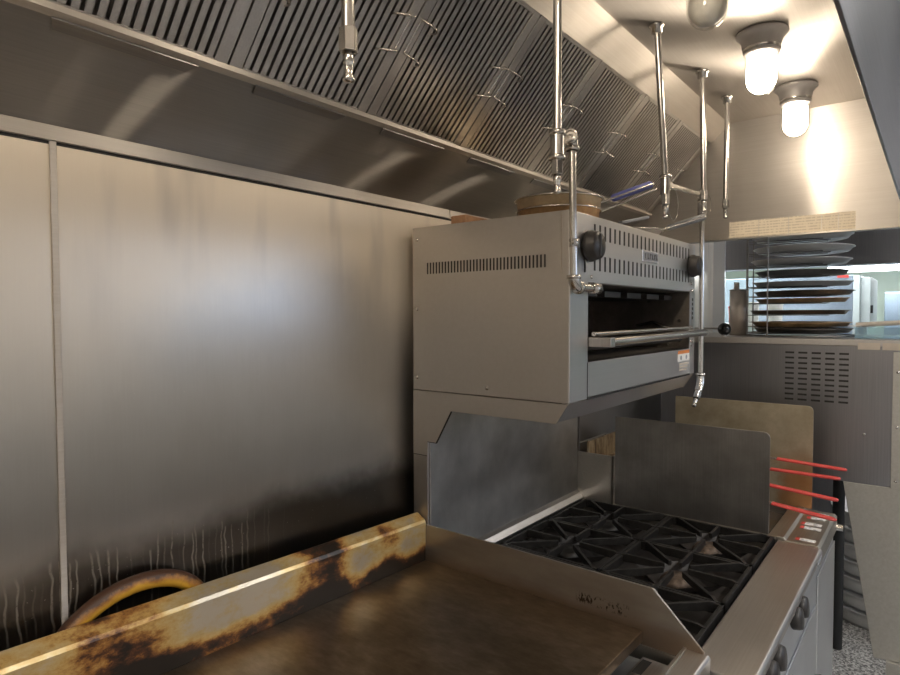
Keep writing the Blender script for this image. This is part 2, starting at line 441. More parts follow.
# ------------------------------------------------------------------ the setting
struct(MB().box(-2.6, 9.2, -4.0, 2.6, -.1, 0).build('floor', M_FLOOR))
struct(MB().box(-2.6, 4.4, -4.0, .12, 2.85, 2.95).build('ceiling', M_CEILP))
struct(MB().box(-2.6, 4.40, 0, .12, 0, 2.85).build('wall_back', S_WALL))
struct(MB().box(-2.6, 4.4, -4.1, -4.0, 0, 2.85).build('wall_front', M_WALLP))
struct(MB().box(-2.7, -2.6, -4.1, .12, 0, 2.85).build('wall_left', M_WALLP))
# pass-through to the bright kitchen: header, low wall
struct(MB().box(4.40, 4.55, -4.1, .12, 1.95, 2.85).box(4.40, 4.55, -4.1, .12, 0, 1.15).build('wall_right', S_OVEN))
struct(MB().box(4.38, 4.40, -.075, -.001, 0, 2.84).build('trim_4', S_RANGE, bevel=.002))
struct(MB().box(7.9, 8.0, -4.1, 2.6, 0, 2.9).build('wall_far', M_GREEN))
struct(MB().box(4.55, 7.9, 2.5, 2.6, 0, 2.9).box(4.4, 4.55, .12, 2.6, 0, 2.9).build('wall_side', M_GREEN))
struct(MB().box(4.55, 7.9, -4.1, -4.0, 0, 2.9).build('wall_rear', M_GREEN))
struct(MB().box(4.551, 7.9, -3.999, 2.499, 2.45, 2.55).build('ceiling', M_CEILP))
struct(MB().box(.4015, .4125, -.004, 0, .6, 1.955).build('trim_1', S_LIP, bevel=.001))

# ------------------------------------------------------------------ exhaust hood
hood = thing('exhaust_hood', (1.2, -.55, 1.95), 'long brushed steel exhaust hood hung over the cooking line', 'exhaust hood')
HX0, HX1 = -1.3, 2.65
struct(MB().box(-2.6, 2.65, -.0012, 0, 1.947, 1.9525).build('trim_2', M_DARK))
MB().extrude([(0, 1.953), (-.009, 1.953), (-.006, 1.979), (0, 1.979)], 0, HX0, 1.497).build('back_lip', S_LIP, hood)
MB().extrude([(0, 1.957), (-.006, 1.957), (-.004, 1.979), (0, 1.979)], 0, 1.503, HX1).build('back_lip', S_LIP, hood)
MB().sheet([(0, 1.979), (-.200, 2.080)], 0, HX0, HX1, -.006).build('back_panel', S_HOOD, hood)
MB().extrude([(-.200, 2.0795), (-.212, 2.0835), (-.212, 2.088), (-.200, 2.084)], 0, HX0, HX1)\
    .extrude([(-.212, 2.0835), (-.216, 2.0835), (-.2175, 2.092), (-.2135, 2.092)], 0, HX0, HX1).build('grease_trough', S_LIP, hood)
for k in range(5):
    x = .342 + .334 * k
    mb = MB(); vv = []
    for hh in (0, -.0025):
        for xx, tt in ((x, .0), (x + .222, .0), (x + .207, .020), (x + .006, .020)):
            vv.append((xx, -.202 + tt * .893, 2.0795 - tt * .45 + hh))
    mb.add(vv, [(0, 1, 2, 3), (7, 6, 5, 4), (0, 4, 5, 1), (1, 5, 6, 2), (2, 6, 7, 3), (3, 7, 4, 0)]); mb.build('trough_tab', S_SHADED, hood)  # darker steel paints the shade under the trough into the tab
MB().sheet([(-.457, 2.358), (-.527, 2.420)], 0, HX0, HX1, .006).build('upper_strip', S_LIP, hood)
MB().box(HX0, HX1, -1.117, -.520, 2.420, 2.432).build('top_panel', S_CEIL, hood)
MB().box(HX1, HX1 + .012, -1.117, 0, 1.95, 2.432).build('end_panel', S_END, hood)
MB().box(HX0 - .012, HX0, -1.117, 0, 1.95, 2.432).build('end_panel', S_END, hood)
MB().box(HX0, HX1 + .012, -1.122, -1.117, 1.945, 2.60).build('front_panel', S_SHADED, hood, bevel=.001)  # same metal as the hood, the dim aisle put into its colour
MB().sheet([(-.198, 2.083), (-.457, 2.361)], 0, HX0, .278, -.006).build('blank_panel', S_HOOD, hood)
MB().sheet([(-.198, 2.083), (-.457, 2.361)], 0, 2.607, HX1, -.006).build('blank_panel', S_HOOD, hood)
MB().box(HX1 - .03, HX1, -1.10, -.01, 1.95, 1.956).build('bottom_flange', S_LIP, hood)

# baffle filters (built once, then copied along the hood)
FP0, FP1 = Vector((-.206, 2.090)), Vector((-.457, 2.360))
fd = (FP1 - FP0); FL = fd.length; fd.normalize(); fn_ = Vector((-fd.y, fd.x))   # pointing to the cook's side
if fn_.x > 0: fn_ = -fn_
def FPt(x, t, h): # t along slope (0..FL), h out of the plane toward the room
    p = FP0 + fd * t + fn_ * h
    return (x, p.x, p.y)
def fbox(mb, x0, x1, t0, t1, h0, h1):
    vs = [FPt(x, t, h) for h in (h0, h1) for t in (t0, t1) for x in (x0, x1)]
    mb.add(vs, [(0, 2, 3, 1), (4, 5, 7, 6), (0, 1, 5, 4), (2, 6, 7, 3), (0, 4, 6, 2), (1, 3, 7, 5)])
def make_filter(x0, label):
    W = .331
    f = thing('baffle_filter', FPt(x0 + W / 2, 0, 0), label, 'hood filter', 'baffle filters along the hood')
    fr = MB()
    fbox(fr, x0 + .001, x0 + .026, 0, FL, -.02, .006); fbox(fr, x0 + W - .026, x0 + W - .001, 0, FL, -.02, .006)
    fbox(fr, x0 + .026, x0 + W - .026, 0, .012, -.02, .006); fbox(fr, x0 + .026, x0 + W - .026, FL - .012, FL, -.02, .006)
    fr.build('frame', S_BAFFLE, f, bevel=.001)
    bf = MB(); n = 16; p = (W - .052) / n
    for i in range(n):
        a = x0 + .026 + i * p
        # outer channel: a shallow C with turned lips
        for u0, u1, h0, h1 in ((.16, .84, .0025, .004), (.16, .22, -.006, .004), (.78, .84, -.006, .004)):
            fbox(bf, a + u0 * p, a + u1 * p, .012, FL - .012, h0, h1)
    bf.build('baffle_panel', S_BAFFLE, f)
    bk = MB(); fbox(bk, x0 + .026, x0 + W - .026, .012, FL - .012, -.021, -.017); bk.build('rear_baffle', S_GUARD, f)
    for sx in (x0 + .013, x0 + W - .013):
        d = 1 if sx < x0 + W / 2 else -1
        def hook(t, k):
            out = []
            for j in range(9):
                a = PI * (j / 8) * 1.05
                out.append(FPt(sx + d * .022 * (1 - math.cos(a)), t - .016 * j / 8 + .008 * math.sin(a), .006 + .024 * math.sin(a)))
            return out[::-1] if k else out
        h = MB().tube(hook(FL * .42, 1) + [FPt(sx, FL * .42 + .012, .006), FPt(sx, FL * .62 - .012, .006)] + hook(FL * .62, 0), .0021, 8)
        h.build('handle', S_PIPE, f)
    return f
ords = ['first', 'second', 'third', 'fourth', 'fifth', 'sixth', 'seventh']
flt = make_filter(.28, 'steel baffle hood filter, first from the left end of its row, cut by the frame')
MB().add([FPt(.588, FL * .34, .0066), FPt(.604, FL * .34, .0066), FPt(.604, FL * .62, .0066), FPt(.588, FL * .62, .0066)], [(0, 1, 2, 3)])\
    .build('paper_sticker', M_CREAM, flt)
for k in range(1, 7):
    g = dup(flt, (.3325 * k, 0, 0), 'steel baffle hood filter, %s from the left in the row under the hood' % ords[k]
            if k < 6 else 'steel baffle hood filter, last of the row beside the hood end panel')
    for ch in list(g.children):
        if ch.name.startswith('paper_sticker'): bpy.data.objects.remove(ch)

# labels stuck along the hood's end panel
for i, (a, b) in enumerate(((-.535, -.642), (-.644, -.746), (-.748, -.855), (-.857, -.908), (-.910, -.962))):
    o = MB().box(2.6485, 2.6500, a, b, 1.960, 2.024).build('printed_label', M_PAPER)
    tag(o, ['wide cream printed label, leftmost on the hood end panel', 'cream printed label second from left on the hood end panel',
            'wide cream printed label in the middle of the hood end strip', 'narrow cream printed label fourth from left on the hood end panel',
            'narrow cream printed label, rightmost of the hood end strip'][i], 'label', 'labels on the hood end panel')

# ------------------------------------------------------------------ hood lamps
def make_lamp(x, y, lit, label):
    t = thing('hood_lamp', (x, y, 2.42), label, 'lamp', 'globe lamps on the hood ceiling')
    Z = (0, 0, -1)
    MB().lathe([(0, 0), (.064, 0), (.066, .006), (.060, .012), (.052, .022), (.046, .050), (.045, .060), (0, .060)], (x, y, 2.42), Z, 36)\
        .build('lamp_base', M_LAMP, t)
    MB().lathe([(.0462, .036), (.0475, .037), (.0475, .050), (.0462, .051)], (x, y, 2.42), Z, 36).build('base_ring', S_PIPE, t)
    prof = [(.040, .060), (.042, .066), (.042, .125)]
    for j in range(1, 9):
        a = PI / 2 * j / 8; prof.append((.042 * math.cos(a), .125 + .045 * math.sin(a)))
    MB().lathe(prof, (x, y, 2.42), Z, 36).build('glass_globe', GLASS, t)
    bp = [(.016, .056), (.020, .062), (.036, .070)]
    for j in range(0, 9):
        a = (PI / 2) * j / 8; bp.append((.038 * math.cos(a), .124 + .040 * math.sin(a)))
    MB().lathe(bp, (x, y, 2.42), Z, 28).build('bulb', LAMP_ON if lit else BULB_OFF, t)
    return t
make_lamp(1.36, -.81, False, 'unlit clear globe lamp on the hood ceiling, cut by the top edge')
make_lamp(1.86, -.81, True, 'lit globe lamp on the hood ceiling, nearer of the two glowing ones')
make_lamp(2.37, -.81, True, 'lit globe lamp on the hood ceiling nearest the end panel')
for x in (.86, .36, -.14, -.64):
    make_lamp(x, -.81, True, 'lit globe lamp further along the hood ceiling, out of the frame')

# ------------------------------------------------------------------ fire-suppression pipes
def fitting(mb, c, d, r, h, hexa=False):
    mb.lathe([(0, 0), (r, 0), (r, h), (0, h)], c, d, 6 if hexa else 18, not hexa)
def nozzle(parent, c, d=(0, 0, -1)):
    d = Vector(d).normalized(); c = Vector(c)
    b = MB(); fitting(b, c, d, .0125, .030, True); b.build('nozzle_body', S_PIPE, parent, bevel=.001)
    b = MB(); b.lathe([(0, .0), (.0075, 0), (.0075, .014), (.0062, .016), (.0062, .030), (.0078, .031), (.0078, .036), (.004, .038), (0, .038)], c + d * .030, d, 16)
    b.build('nozzle_tip', S_PIPE, parent)
PR = .0086
def elbow(mb, c, d1, d2, r=.0135, n=8, rad=.022):
    """street elbow: arc from c+d1*rad to c+d2*rad"""
    c, d1, d2 = Vector(c), Vector(d1).normalized(), Vector(d2).normalized()
    ctr = c + (d1 + d2) * rad
    pts = [ctr - (d2 * math.cos(PI / 2 * j / n) + d1 * math.sin(PI / 2 * j / n)) * rad for j in range(n + 1)]
    mb.tube(pts, r, 16)
    mb.lathe([(r, 0), (r + .003, 0), (r + .003, .009), (r, .009)], c + d1 * (rad - .004), d1, 18)
    mb.lathe([(r, 0), (r + .003, 0), (r + .003, .009), (r, .009)], c + d2 * (rad - .004), d2, 18)
def flange(parent, x, y):
    MB().lathe([(.0, 0), (.020, 0), (.020, .006), (.0145, .008), (.0145, .022), (0, .022)], (x, y, 2.42), (0, 0, -1), 20).build('ceiling_bushing', S_PIPE, parent)

# near pipe hanging at the top edge
p = thing('nozzle_pipe', (.543, -.602, 2.42), 'short steel nozzle pipe at the top edge before the left filters', 'pipe', 'suppression pipes under the hood')
MB().tube([(.543, -.602, 2.42), (.543, -.602, 2.015)], PR, 16).build('drop_pipe', S_PIPE, p)
flange(p, .543, -.602); nozzle(p, (.543, -.602, 2.018))
# pipe with tee, elbow and a leg strapped to the broiler corner
p = thing('nozzle_pipe', (1.094, -.602, 2.42), 'steel pipe with tee and elbow strapped to the broiler front left corner', 'pipe', 'suppression pipes under the hood')
MB().tube([(1.094, -.602, 2.42), (1.094, -.602, 2.005)], PR, 16).build('drop_pipe', S_PIPE, p)
flange(p, 1.094, -.602)
q = Vector((1.276, -.541, 2.052)); c0 = Vector((1.094, -.602, 1.995))
hd = (Vector((q.x, q.y, 0)) - Vector((c0.x, c0.y, 0))).normalized()
b = MB(); b.tube([c0 + Vector((0, 0, .022)), c0 - Vector((0, 0, .035))], .0135, 16)
b.lathe([(.0135, 0), (.0165, 0), (.0165, .009), (.0135, .009)], c0 + Vector((0, 0, .022)), (0, 0, -1), 18)
b.lathe([(.0135, 0), (.0165, 0), (.0165, .009), (.0135, .009)], c0 - Vector((0, 0, .027)), (0, 0, -1), 18)
b.tube([c0, c0 + hd * .030 + Vector((0, 0, .006))], .0135, 16); b.build('tee', S_PIPE, p)
nozzle(p, c0 - Vector((0, 0, .035)))
MB().tube([c0 + hd * .02 + Vector((0, 0, .005)), q + Vector((0, 0, .0)) - hd * .012], PR, 16).build('cross_pipe', S_PIPE, p)
b = MB(); elbow(b, q, -hd, (0, 0, -1)); b.build('elbow', S_PIPE, p)
e2 = Vector((1.287, -.541, 1.716))
MB().tube([q - Vector((0, 0, .015)), e2 + Vector((0, 0, .015))], PR, 16).build('lower_pipe', S_PIPE, p)
b = MB(); elbow(b, e2, (0, 0, 1), (1, 0, 0)); b.build('elbow', S_PIPE, p)
b = MB(); b.tube([e2 + Vector((.018, 0, 0)), e2 + Vector((.105, 0, 0))], PR + .001, 16)
fitting(b, e2 + Vector((.095, 0, 0)), (1, 0, 0), .0140, .034); b.build('outlet_nipple', S_PIPE, p)
b = MB(); b.box(1.262, 1.299, -.546, -.549, 1.808, 1.826); b.lathe([(.0088, -.009), (.0112, -.009), (.0112, .009), (.0088, .009)], (1.286, -.541, 1.817), (0, 0, 1), 18)
b.cyl((1.268, -.549, 1.817), (0, -1, 0), .006, .004, 12); b.build('pipe_strap', S_PIPE, p)
# pipe over the broiler with an arm to the riser on its right side
A = Vector((1.635, -.602, 2.42)); T = Vector((1.712, -.602, 2.012))
p = thing('nozzle_pipe', A, 'leaning steel nozzle pipe whose arm feeds the riser down the broiler right side', 'pipe', 'suppression pipes under the hood')
MB().tube([A, T], PR, 16).build('drop_pipe', S_PIPE, p); flange(p, A.x, A.y)
D = Vector((2.238, -.548, 2.070))
ad = (D - T).normalized()
b = MB(); b.tube([T + Vector((0, 0, .025)), T - Vector((0, 0, .028))], .0132, 16); b.tube([T, T + ad * .035], .0130, 16)
b.lathe([(.013, 0), (.0162, 0), (.0162, .009), (.013, .009)], T + Vector((0, 0, .026)), (0, 0, -1), 18); b.build('tee', S_PIPE, p)
nozzle(p, T - Vector((0, 0, .026)))
MB().tube([T + ad * .02, D - ad * .012], PR, 16).build('cross_pipe', S_PIPE, p)
ring = [T + Vector((.012 + .085 * (1 - math.cos(a)) * .5 + .01, 0, -.045 + .046 * math.sin(a))) for a in [2 * PI * j / 24 for j in range(24)]]
MB().tube(ring, .0011, 6, closed=True).build('tether_ring', S_PIPE, p)
b = MB(); elbow(b, D, -ad, (0, 0, -1)); b.build('elbow', S_PIPE, p)
G = Vector((2.242, -.548, 1.425))
MB().tube([D - Vector((0, 0, .015)), G], PR, 16).build('lower_pipe', S_PIPE, p)
b = MB(); fitting(b, D - Vector((0, 0, .02)), (0, 0, -1), .0165, .062, True); b.build('union', S_PIPE, p, bevel=.001)
b = MB(); nd = Vector((-.8, 0, -.75)).normalized()
b.tube([G + Vector((0, 0, .02)), G - Vector((0, 0, .012)), G - Vector((.010, 0, .030)), G - Vector((.026, 0, .044))], .0135, 16)
fitting(b, G + Vector((0, 0, .02)), (0, 0, -1), .0165, .010); b.build('elbow', S_PIPE, p)
nozzle(p, G - Vector((.026, 0, .044)), nd)
# two plain nozzle drops
for x, zb, lab in ((2.030, 1.985, 'straight steel nozzle pipe hanging over the broiler right front corner'),
                   (2.323, 1.995, 'straight thin nozzle pipe hanging nearest the hood end panel')):
    p = thing('nozzle_pipe', (x, -.604, 2.42), lab, 'pipe', 'suppression pipes under the hood')
    e = Vector((x + (.03 if x < 2.1 else -.004), -.604, zb))
    MB().tube([(x, -.604, 2.42), e + Vector((0, 0, .06))], PR, 16).build('drop_pipe', S_PIPE, p)
    flange(p, x, -.604); nozzle(p, e + Vector((0, 0, .064)))
    if x < 2.1:
        rg = [e + Vector((.015 + .035 * (1 - math.cos(a)), 0, .03 + .028 * math.sin(a))) for a in [2 * PI * j / 20 for j in range(20)]]
        MB().tube(rg, .0011, 6, closed=True).build('tether_ring', S_PIPE, p)

# ------------------------------------------------------------------ salamander broiler
SX0, SX1, SYF, SYB, SZ0, SZ1 = 1.297, 2.238, -.522, -.032, 1.441, 1.897
OX0, OX1, OZ0, OZ1 = 1.392, 2.188, 1.534, 1.730
sal = thing('salamander_broiler', (1.767, -.28, SZ0), 'grey steel salamander broiler mounted over the range', 'broiler')
b = MB()
b.box(SX0, SX0 + .012, SYF, SYB, SZ0, SZ1).box(SX1 - .012, SX1, SYF, SYB, SZ0, SZ1)          # sides
b.box(SX0 + .012, SX1 - .012, SYF, SYB, SZ1 - .012, SZ1).box(SX0 + .012, SX1 - .012, SYF + .02, SYB, SZ0, SZ0 + .010)
b.box(SX0 + .012, SX1 - .012, SYB - .010, SYB, SZ0 + .010, SZ1 - .012)
b.build('body', S_SAL, sal, bevel=.0012)
b = MB()
b.box(SX0, OX0, SYF - .004, SYF, SZ0 + .002, OZ1 + .002).box(OX1, SX1, SYF - .004, SYF, SZ0 + .002, OZ1 + .002)
build_split(b, 'front_stile', S_FRONT, sal, .0008)
b = MB().box(SX0 + .001, SX1, SYF - .003, SYF, OZ1 + .002, SZ1); b.build('control_panel', S_FRONT, sal, bevel=.001)
MB().box(OX0, OX1, SYF - .002, SYF - .0035, SZ0 + .006, OZ0 - .002).box(OX0, OX1, SYF - .004, SYF + .020, OZ0 - .010, OZ0).build('drip_tray', S_FRONT, sal, bevel=.001)
MB().box(OX0 - .004, OX0, SYF - .0046, SYF - .003, SZ0 + .004, OZ0).box(OX0 - .004, OX1, SYF - .0046, SYF - .003, SZ0, SZ0 + .004).build('tray_gap', M_DARK, sal)
# cavity
b = MB(); yb = SYF + .36
b.box(OX0, OX1, yb, yb + .004, OZ0, OZ1).box(OX0 - .004, OX0, SYF, yb, OZ0, OZ1).box(OX1, OX1 + .004, SYF, yb, OZ0, OZ1)
b.box(OX0, OX1, SYF, yb, OZ0 - .004, OZ0).box(OX0, OX1, SYF + .002, yb, OZ1, OZ1 + .004)
b.build('cavity', S_CAV, sal)
b = MB()
for i in range(15):
    x = OX0 + .06 + i * .047; b.tube([(x, SYF + .02, 1.566), (x, yb - .02, 1.566)], .0035, 8)
b.tube([(OX0 + .03, SYF + .018, 1.566), (OX1 - .03, SYF + .018, 1.566)], .006, 8); b.tube([(OX0 + .03, yb - .02, 1.566), (OX1 - .03, yb - .02, 1.566)], .006, 8)
b.build('broiler_grid', M_IRON, sal)
b = MB()
for i in range(5):
    x = 1.47 + i * .16; b.box(x, x + .11, SYF + .06, yb - .05, OZ1 - .028, OZ1 - .012)
b.build('burner_tile', M_SOOT, sal)
b = MB()
b.tube([(OX0 + .03, -.572, 1.584), (2.200, -.572, 1.590)], .0115, 18)
b.build('handle_bar', S_PIPE, sal)
build_split(MB().box(OX0 + .004, OX0 + .030, -.585, -.500, 1.572, 1.596).box(2.196, 2.218, -.580, -.500, 1.580, 1.600), 'handle_bracket', S_BAFFLE, sal, .002)
MB().tube([(OX0 + .012, -.535, 1.603), (OX1 - .01, -.535, 1.606)], .006, 12).build('grid_rail', S_PIPE, sal)
b = MB()                                   # lever and small bolts inside the right wall
b.tube([(OX1, -.47, 1.595), (OX1 - .012, -.46, 1.60), (OX1 - .014, -.40, 1.625), (OX1 - .014, -.34, 1.612)], [.012, .010, .006, .005], 10)
b.build('grid_lever', S_PIPE, sal)
b = MB()
for y, z in ((-.49, 1.63), (-.45, 1.55), (-.38, 1.70), (-.49, 1.56)): b.cyl((OX1, y, z), (-1, 0, 0), .006, .005, 10)
build_split(b, 'bolt', S_PIPE, sal)
b = MB()
for z in (1.795, 1.757):
    pass
n = 25
for row, (z0, z1) in enumerate(((1.840, 1.878), (1.762, 1.800))):
    for i in range(n):
        x = 1.430 + (2.168 - 1.430) * i / (n - 1)
        b.box(x - .0045, x + .0045, SYF - .0036, SYF - .0025, z0, z1)
b.build('vent_slots', M_DARK, sal)
b = MB()
for i in range(36):
    y = -.088 - (.459 - .088) * i / 35
    b.box(SX0 - .0006, SX0 + .001, y - .0022, y + .0022, 1.766, 1.797)
b.build('side_vent_slots', M_DARK, sal)
MB().box(SX0 - .0012, SX0, -.502, -.5055, 1.752, 1.893).build('side_seam', S_LIP, sal)
b = MB()
for y, z in ((-.049, 1.864), (-.048, 1.669), (-.047, 1.476), (-.289, 1.462)):
    b.lathe([(.0058, 0), (.0055, .002), (.003, .0035), (0, .004)], (SX0, y, z), (-1, 0, 0), 12)
for x, z in ((2.200, 1.760), (2.198, 1.735), (2.212, 1.735), (2.199, 1.560), (2.199, 1.545), (2.215, 1.560), (1.41, 1.745)):
    b.lathe([(.005, 0), (.0048, .002), (.0025, .003), (0, .0035)], (x, SYF - .004, z), (0, -1, 0), 12)
b.build('screw', S_PIPE, sal)
b = MB()
for i in range(5): b.box(2.208, 2.217, SYF - .0046, SYF - .003, 1.635 + i * .016, 1.645 + i * .016)
b.build('height_notches', M_DARK, sal)
for x in (1.393, 2.192):
    k = MB().lathe([(0, 0), (.036, 0), (.039, .003), (.0385, .012), (.035, .017), (.034, .027), (.031, .031), (0, .032)], (x, SYF - .004, 1.820), (0, -1, 0), 36)
    ko = k.build('knob', M_BLACK, sal)
    MB().box(x - .004, x + .004, SYF - .0385, SYF - .032, 1.792, 1.848).build('knob_grip', M_BLACK, ko, bevel=.002)
MB().box(1.372, 1.378, SYF - .005, SYF - .003, 1.755, 1.785).build('pilot_slot', M_DARK, sal)
bd = MB().box(1.742, 1.868, SYF - .006, SYF - .002, 1.806, 1.841).build('badge', S_PIPE, sal, bevel=.001)
MB().box(1.748, 1.862, SYF - .0068, SYF - .005, 1.812, 1.835).build('badge_field', M_GREY, bd)
st = MB()
for i, x in enumerate((1.760, 1.778, 1.796, 1.814, 1.832, 1.848)):
    st.box(x, x + .003, SYF - .0076, SYF - .006, 1.816, 1.831)
    if i % 2: st.box(x, x + .010, SYF - .0076, SYF - .006, 1.816, 1.819)
    elif i: st.box(x, x + .010, SYF - .0076, SYF - .006, 1.828, 1.831)
st.build('badge_lettering', M_DARK, bd)
w = MB().box(2.066, 2.184, SYF - .0045, SYF - .003, 1.494, 1.519).build('warning_sticker', M_WHITE, sal)
w['label'] = 'white warning sticker with orange top'
MB().box(2.066, 2.184, SYF - .0047, SYF - .003, 1.519, 1.530).build('sticker_header', M_ORANGE, w)
b = MB()
for x in (2.095, 2.150): b.cyl((x, SYF - .0045, 1.506), (0, -1, 0), .008, .0005, 12)
b.build('sticker_pictogram', M_GREY, w)
b = MB()
for i, z in enumerate((1.482, 1.472, 1.462)): b.box(2.082, 2.175 - .01 * i, SYF - .0045, SYF - .003, z, z + .006)
b.build('silver_lettering', M_CREAM, sal)
# angled skirt and side brackets that carry it
b = MB()
b.extrude([(SYF, SZ0), (SYF + .018, SZ0), (SYF + .050, 1.392), (SYF + .032, 1.392)], 0, SX0 + .0062, SX1 - .0062)
b.build('front_skirt', S_FRONT, sal, bevel=.001)
for x in (SX0, SX1 - .006):
    pts = [(SYB, SZ0 - .002), (SYF, SZ0 - .002), (SYF + .032, 1.390), (-.169, 1.390), (-.116, 1.296), (-.085, 1.296), (-.083, .965), (SYB, .965)]
    MB().extrude(pts, 0, x, x + .006).build('side_bracket', S_SAL, sal)
MB().box(SX0 + .006, SX1 - .006, SYF + .05, SYB, 1.392, 1.396).build('bottom_pan', S_GUARD, sal)
for pts_, rr_ in (([(-.171, 1.389), (-.118, 1.297)], .0022), ([(-.033, 1.256), (-.083, 1.256)], .001), ([(-.118, 1.296), (-.085, 1.296)], .001)):
    MB().tube([(SX0 - .0002, yy, zz) for yy, zz in pts_], rr_, 6).build('bracket_seam', M_DARK, sal)

# things on top of the broiler
def skillet(name, x, y, z, r0, r1, h, mo, label, rim=None):
    t = thing(name, (x, y, z), label, 'pan')
    MB().lathe([(0, 0), (r0, 0), (r1 - .003, h), (r1, h), (r1 + .003, h + .001), (r1 - .001, h + .002), (r1 - .005, h), (r0 - .003, .003), (0, .003)], (x, y, z), (0, 0, 1), 48)\
        .build('pan_body', mo, t)
    MB().tube([(x + (r1 + .002) * math.cos(2 * PI * j / 48), y + (r1 + .002) * math.sin(2 * PI * j / 48), z + h) for j in range(48)], .0022, 8, closed=True).build('rim', S_PIPE, t)
    return t
def loop_handle(t, a, b, w, r, mat, s0=None, grip=None):
    """two wires from a to b, w apart, joined at the far end; grip sleeve from fraction s0 on"""
    a, b = Vector(a), Vector(b); d = (b - a).normalized(); s = d.cross(Vector((0, 0, 1))).normalized() * w / 2
    pts = [a + s * .6 - d * .0, a + s + d * .03, b + s - d * .01, b + s * .7, b - s * .7, b - s - d * .01, a - s + d * .03, a - s * .6]
    h = MB().tube(pts, r, 10).build('handle', mat, t)
    if grip is not None:
        g0 = a + (b - a) * s0; sg = MB(); sg.tube([g0, g0 + d * .006, b - d * .006, b], [w * .30, w * .62, w * .62, w * .35], 14); sg.build('grip_sleeve', grip, h)
PX_, PY_ = 1.500, -.385
loop_z = 1.897
t = skillet('skillet', PX_, PY_, loop_z + .0005, .107, .1125, .034, S_COPPER, 'browned copper-toned skillet at the bottom of the pair on the broiler')
loop_handle(t, (PX_ + .112, PY_ - .02, loop_z + .030), (PX_ + .275, PY_ - .165, loop_z + .118), .018, .0032, S_PIPE)
t = skillet('skillet', PX_, PY_, loop_z + .0355, .111, .1165, .029, S_BRASSY, 'browned skillet with a blue grip, stacked on another on the broiler')
loop_handle(t, (PX_ + .116, PY_ - .01, loop_z + .056), (PX_ + .290, PY_ - .150, loop_z + .138), .018, .0032, S_PIPE, .42, M_BLUE)
def tray(x, y, z, w, d, h, rz, label, mat):
    t = thing('baking_pan', (x, y, z), label, 'pan')
    m = Matrix.Translation((x, y, z)) @ Matrix.Rotation(rz, 4, 'Z')
    b = MB()
    def ring(k, hh): return [m @ Vector((sx * (w / 2 + k), sy * (d / 2 + k), hh)) for sx, sy in ((-1, -1), (1, -1), (1, 1), (-1, 1))]
    A_, B_, C_, E_, F_ = ring(-.012, 0), ring(0, h), ring(.006, h), ring(-.002, h - .0015), ring(-.014, .002)
    vs = A_ + B_ + C_ + E_ + F_; fs = [(3, 2, 1, 0), (16, 17, 18, 19)]
    for l in range(4):
        for i in range(4): fs.append((l * 4 + i, l * 4 + (i + 1) % 4, l * 4 + 4 + (i + 1) % 4, l * 4 + 4 + i))
    b.add(vs, fs).build('pan_body', mat, t); return t
tray(1.83, -.30, 1.8975, .30, .22, .030, .2, 'shallow aluminium baking pan lying under another on the broiler', S_ALU)
tray(1.82, -.29, 1.908, .29, .21, .034, .05, 'aluminium baking pan nested on top of another behind the skillets', S_ALU)
t = skillet('skillet', 1.985, -.385, 1.8975, .085, .108, .030, S_ALU, 'silver skillet with a grey grip on the right of the broiler top')
loop_handle(t, (2.065, -.435, 1.930), (2.185, -.575, 1.985), .018, .0032, S_PIPE, .28, M_GREY)
m = Matrix.Translation((1.72, -.43, 1.915)) @ Matrix.Rotation(-.5, 4, 'Z') @ Matrix.Rotation(-.22, 4, 'Y')
sp_ = thing('turner', (1.72, -.43, 1.915), 'dark flat turner leaning on the baking pans behind the skillets', 'utensil')
MB().box(-.05, .05, -.035, .035, -.002, .001, m).build('blade', S_DARKPAN, sp_)
MB().box(.045, .15, -.010, .010, -.004, .006, m).build('handle', M_GREY, sp_, bevel=.003)
o = MB().box(1.330, 1.475, -.145, -.195, 1.8975, 1.924).build('wooden_block', M_WOOD, bevel=.002)
tag(o, 'small brown wooden block at the broiler back left corner', 'block')

# ------------------------------------------------------------------ range
RX0, RX1 = 1.306, 2.212
rg = thing('gas_range', (1.76, -.45, 0), 'six burner steel gas range with black cast iron grates', 'range')
b = MB()
b.box(RX0, RX1, -.915, -.03, .12, .85)
b.build('body', S_RANGE, rg, bevel=.003)
b = MB(); b.box(RX0, RX1, -.800, -.105, .85, .872); b.build('burner_tray', M_SOOT, rg)
b = MB(); b.box(RX0, RX0 + .008, -.800, -.105, .85, .918).box(RX1 - .008, RX1, -.800, -.105, .85, .918); build_split(b, 'side_rim', S_FRYER, rg)
b = MB(); b.extrude([(-.805, .915), (-.925, .915), (-.932, .908), (-.932, .893), (-.915, .85), (-.805, .85)], 0, RX0, RX1)
b.build('front_ledge', S_LEDGE, rg, bevel=.003)
b = MB(); b.box(RX0, RX1, -.087, -.032, .85, 1.391); b.build('backguard', S_BACK, rg, bevel=.002)
b = MB(); b.extrude([(-.086, .955), (-.100, .945), (-.112, .928), (-.112, .912), (-.086, .912)], 0, RX0, RX1); b.build('back_flashing', S_LEDGE, rg)
for x in (RX0 + .05, RX1 - .05):
    for y in (-.85, -.1): MB().cyl((x, y, 0), (0, 0, 1), .025, .12).build('leg', S_BAFFLE, rg)
MB().box(RX0 + .01, RX1 - .01, -.921, -.916, .20, .74).build('oven_door', S_RANGE, rg, bevel=.004)
h = MB(); h.tube([(1.42, -.978, .700), (1.82, -.978, .700)], .014, 16)
ho = h.build('oven_handle', S_PIPE, rg)
build_split(MB().cyl((1.46, -.920, .700), (0, -1, 0), .009, .058).cyl((1.78, -.920, .700), (0, -1, 0), .009, .058), 'handle_post', S_PIPE, ho)
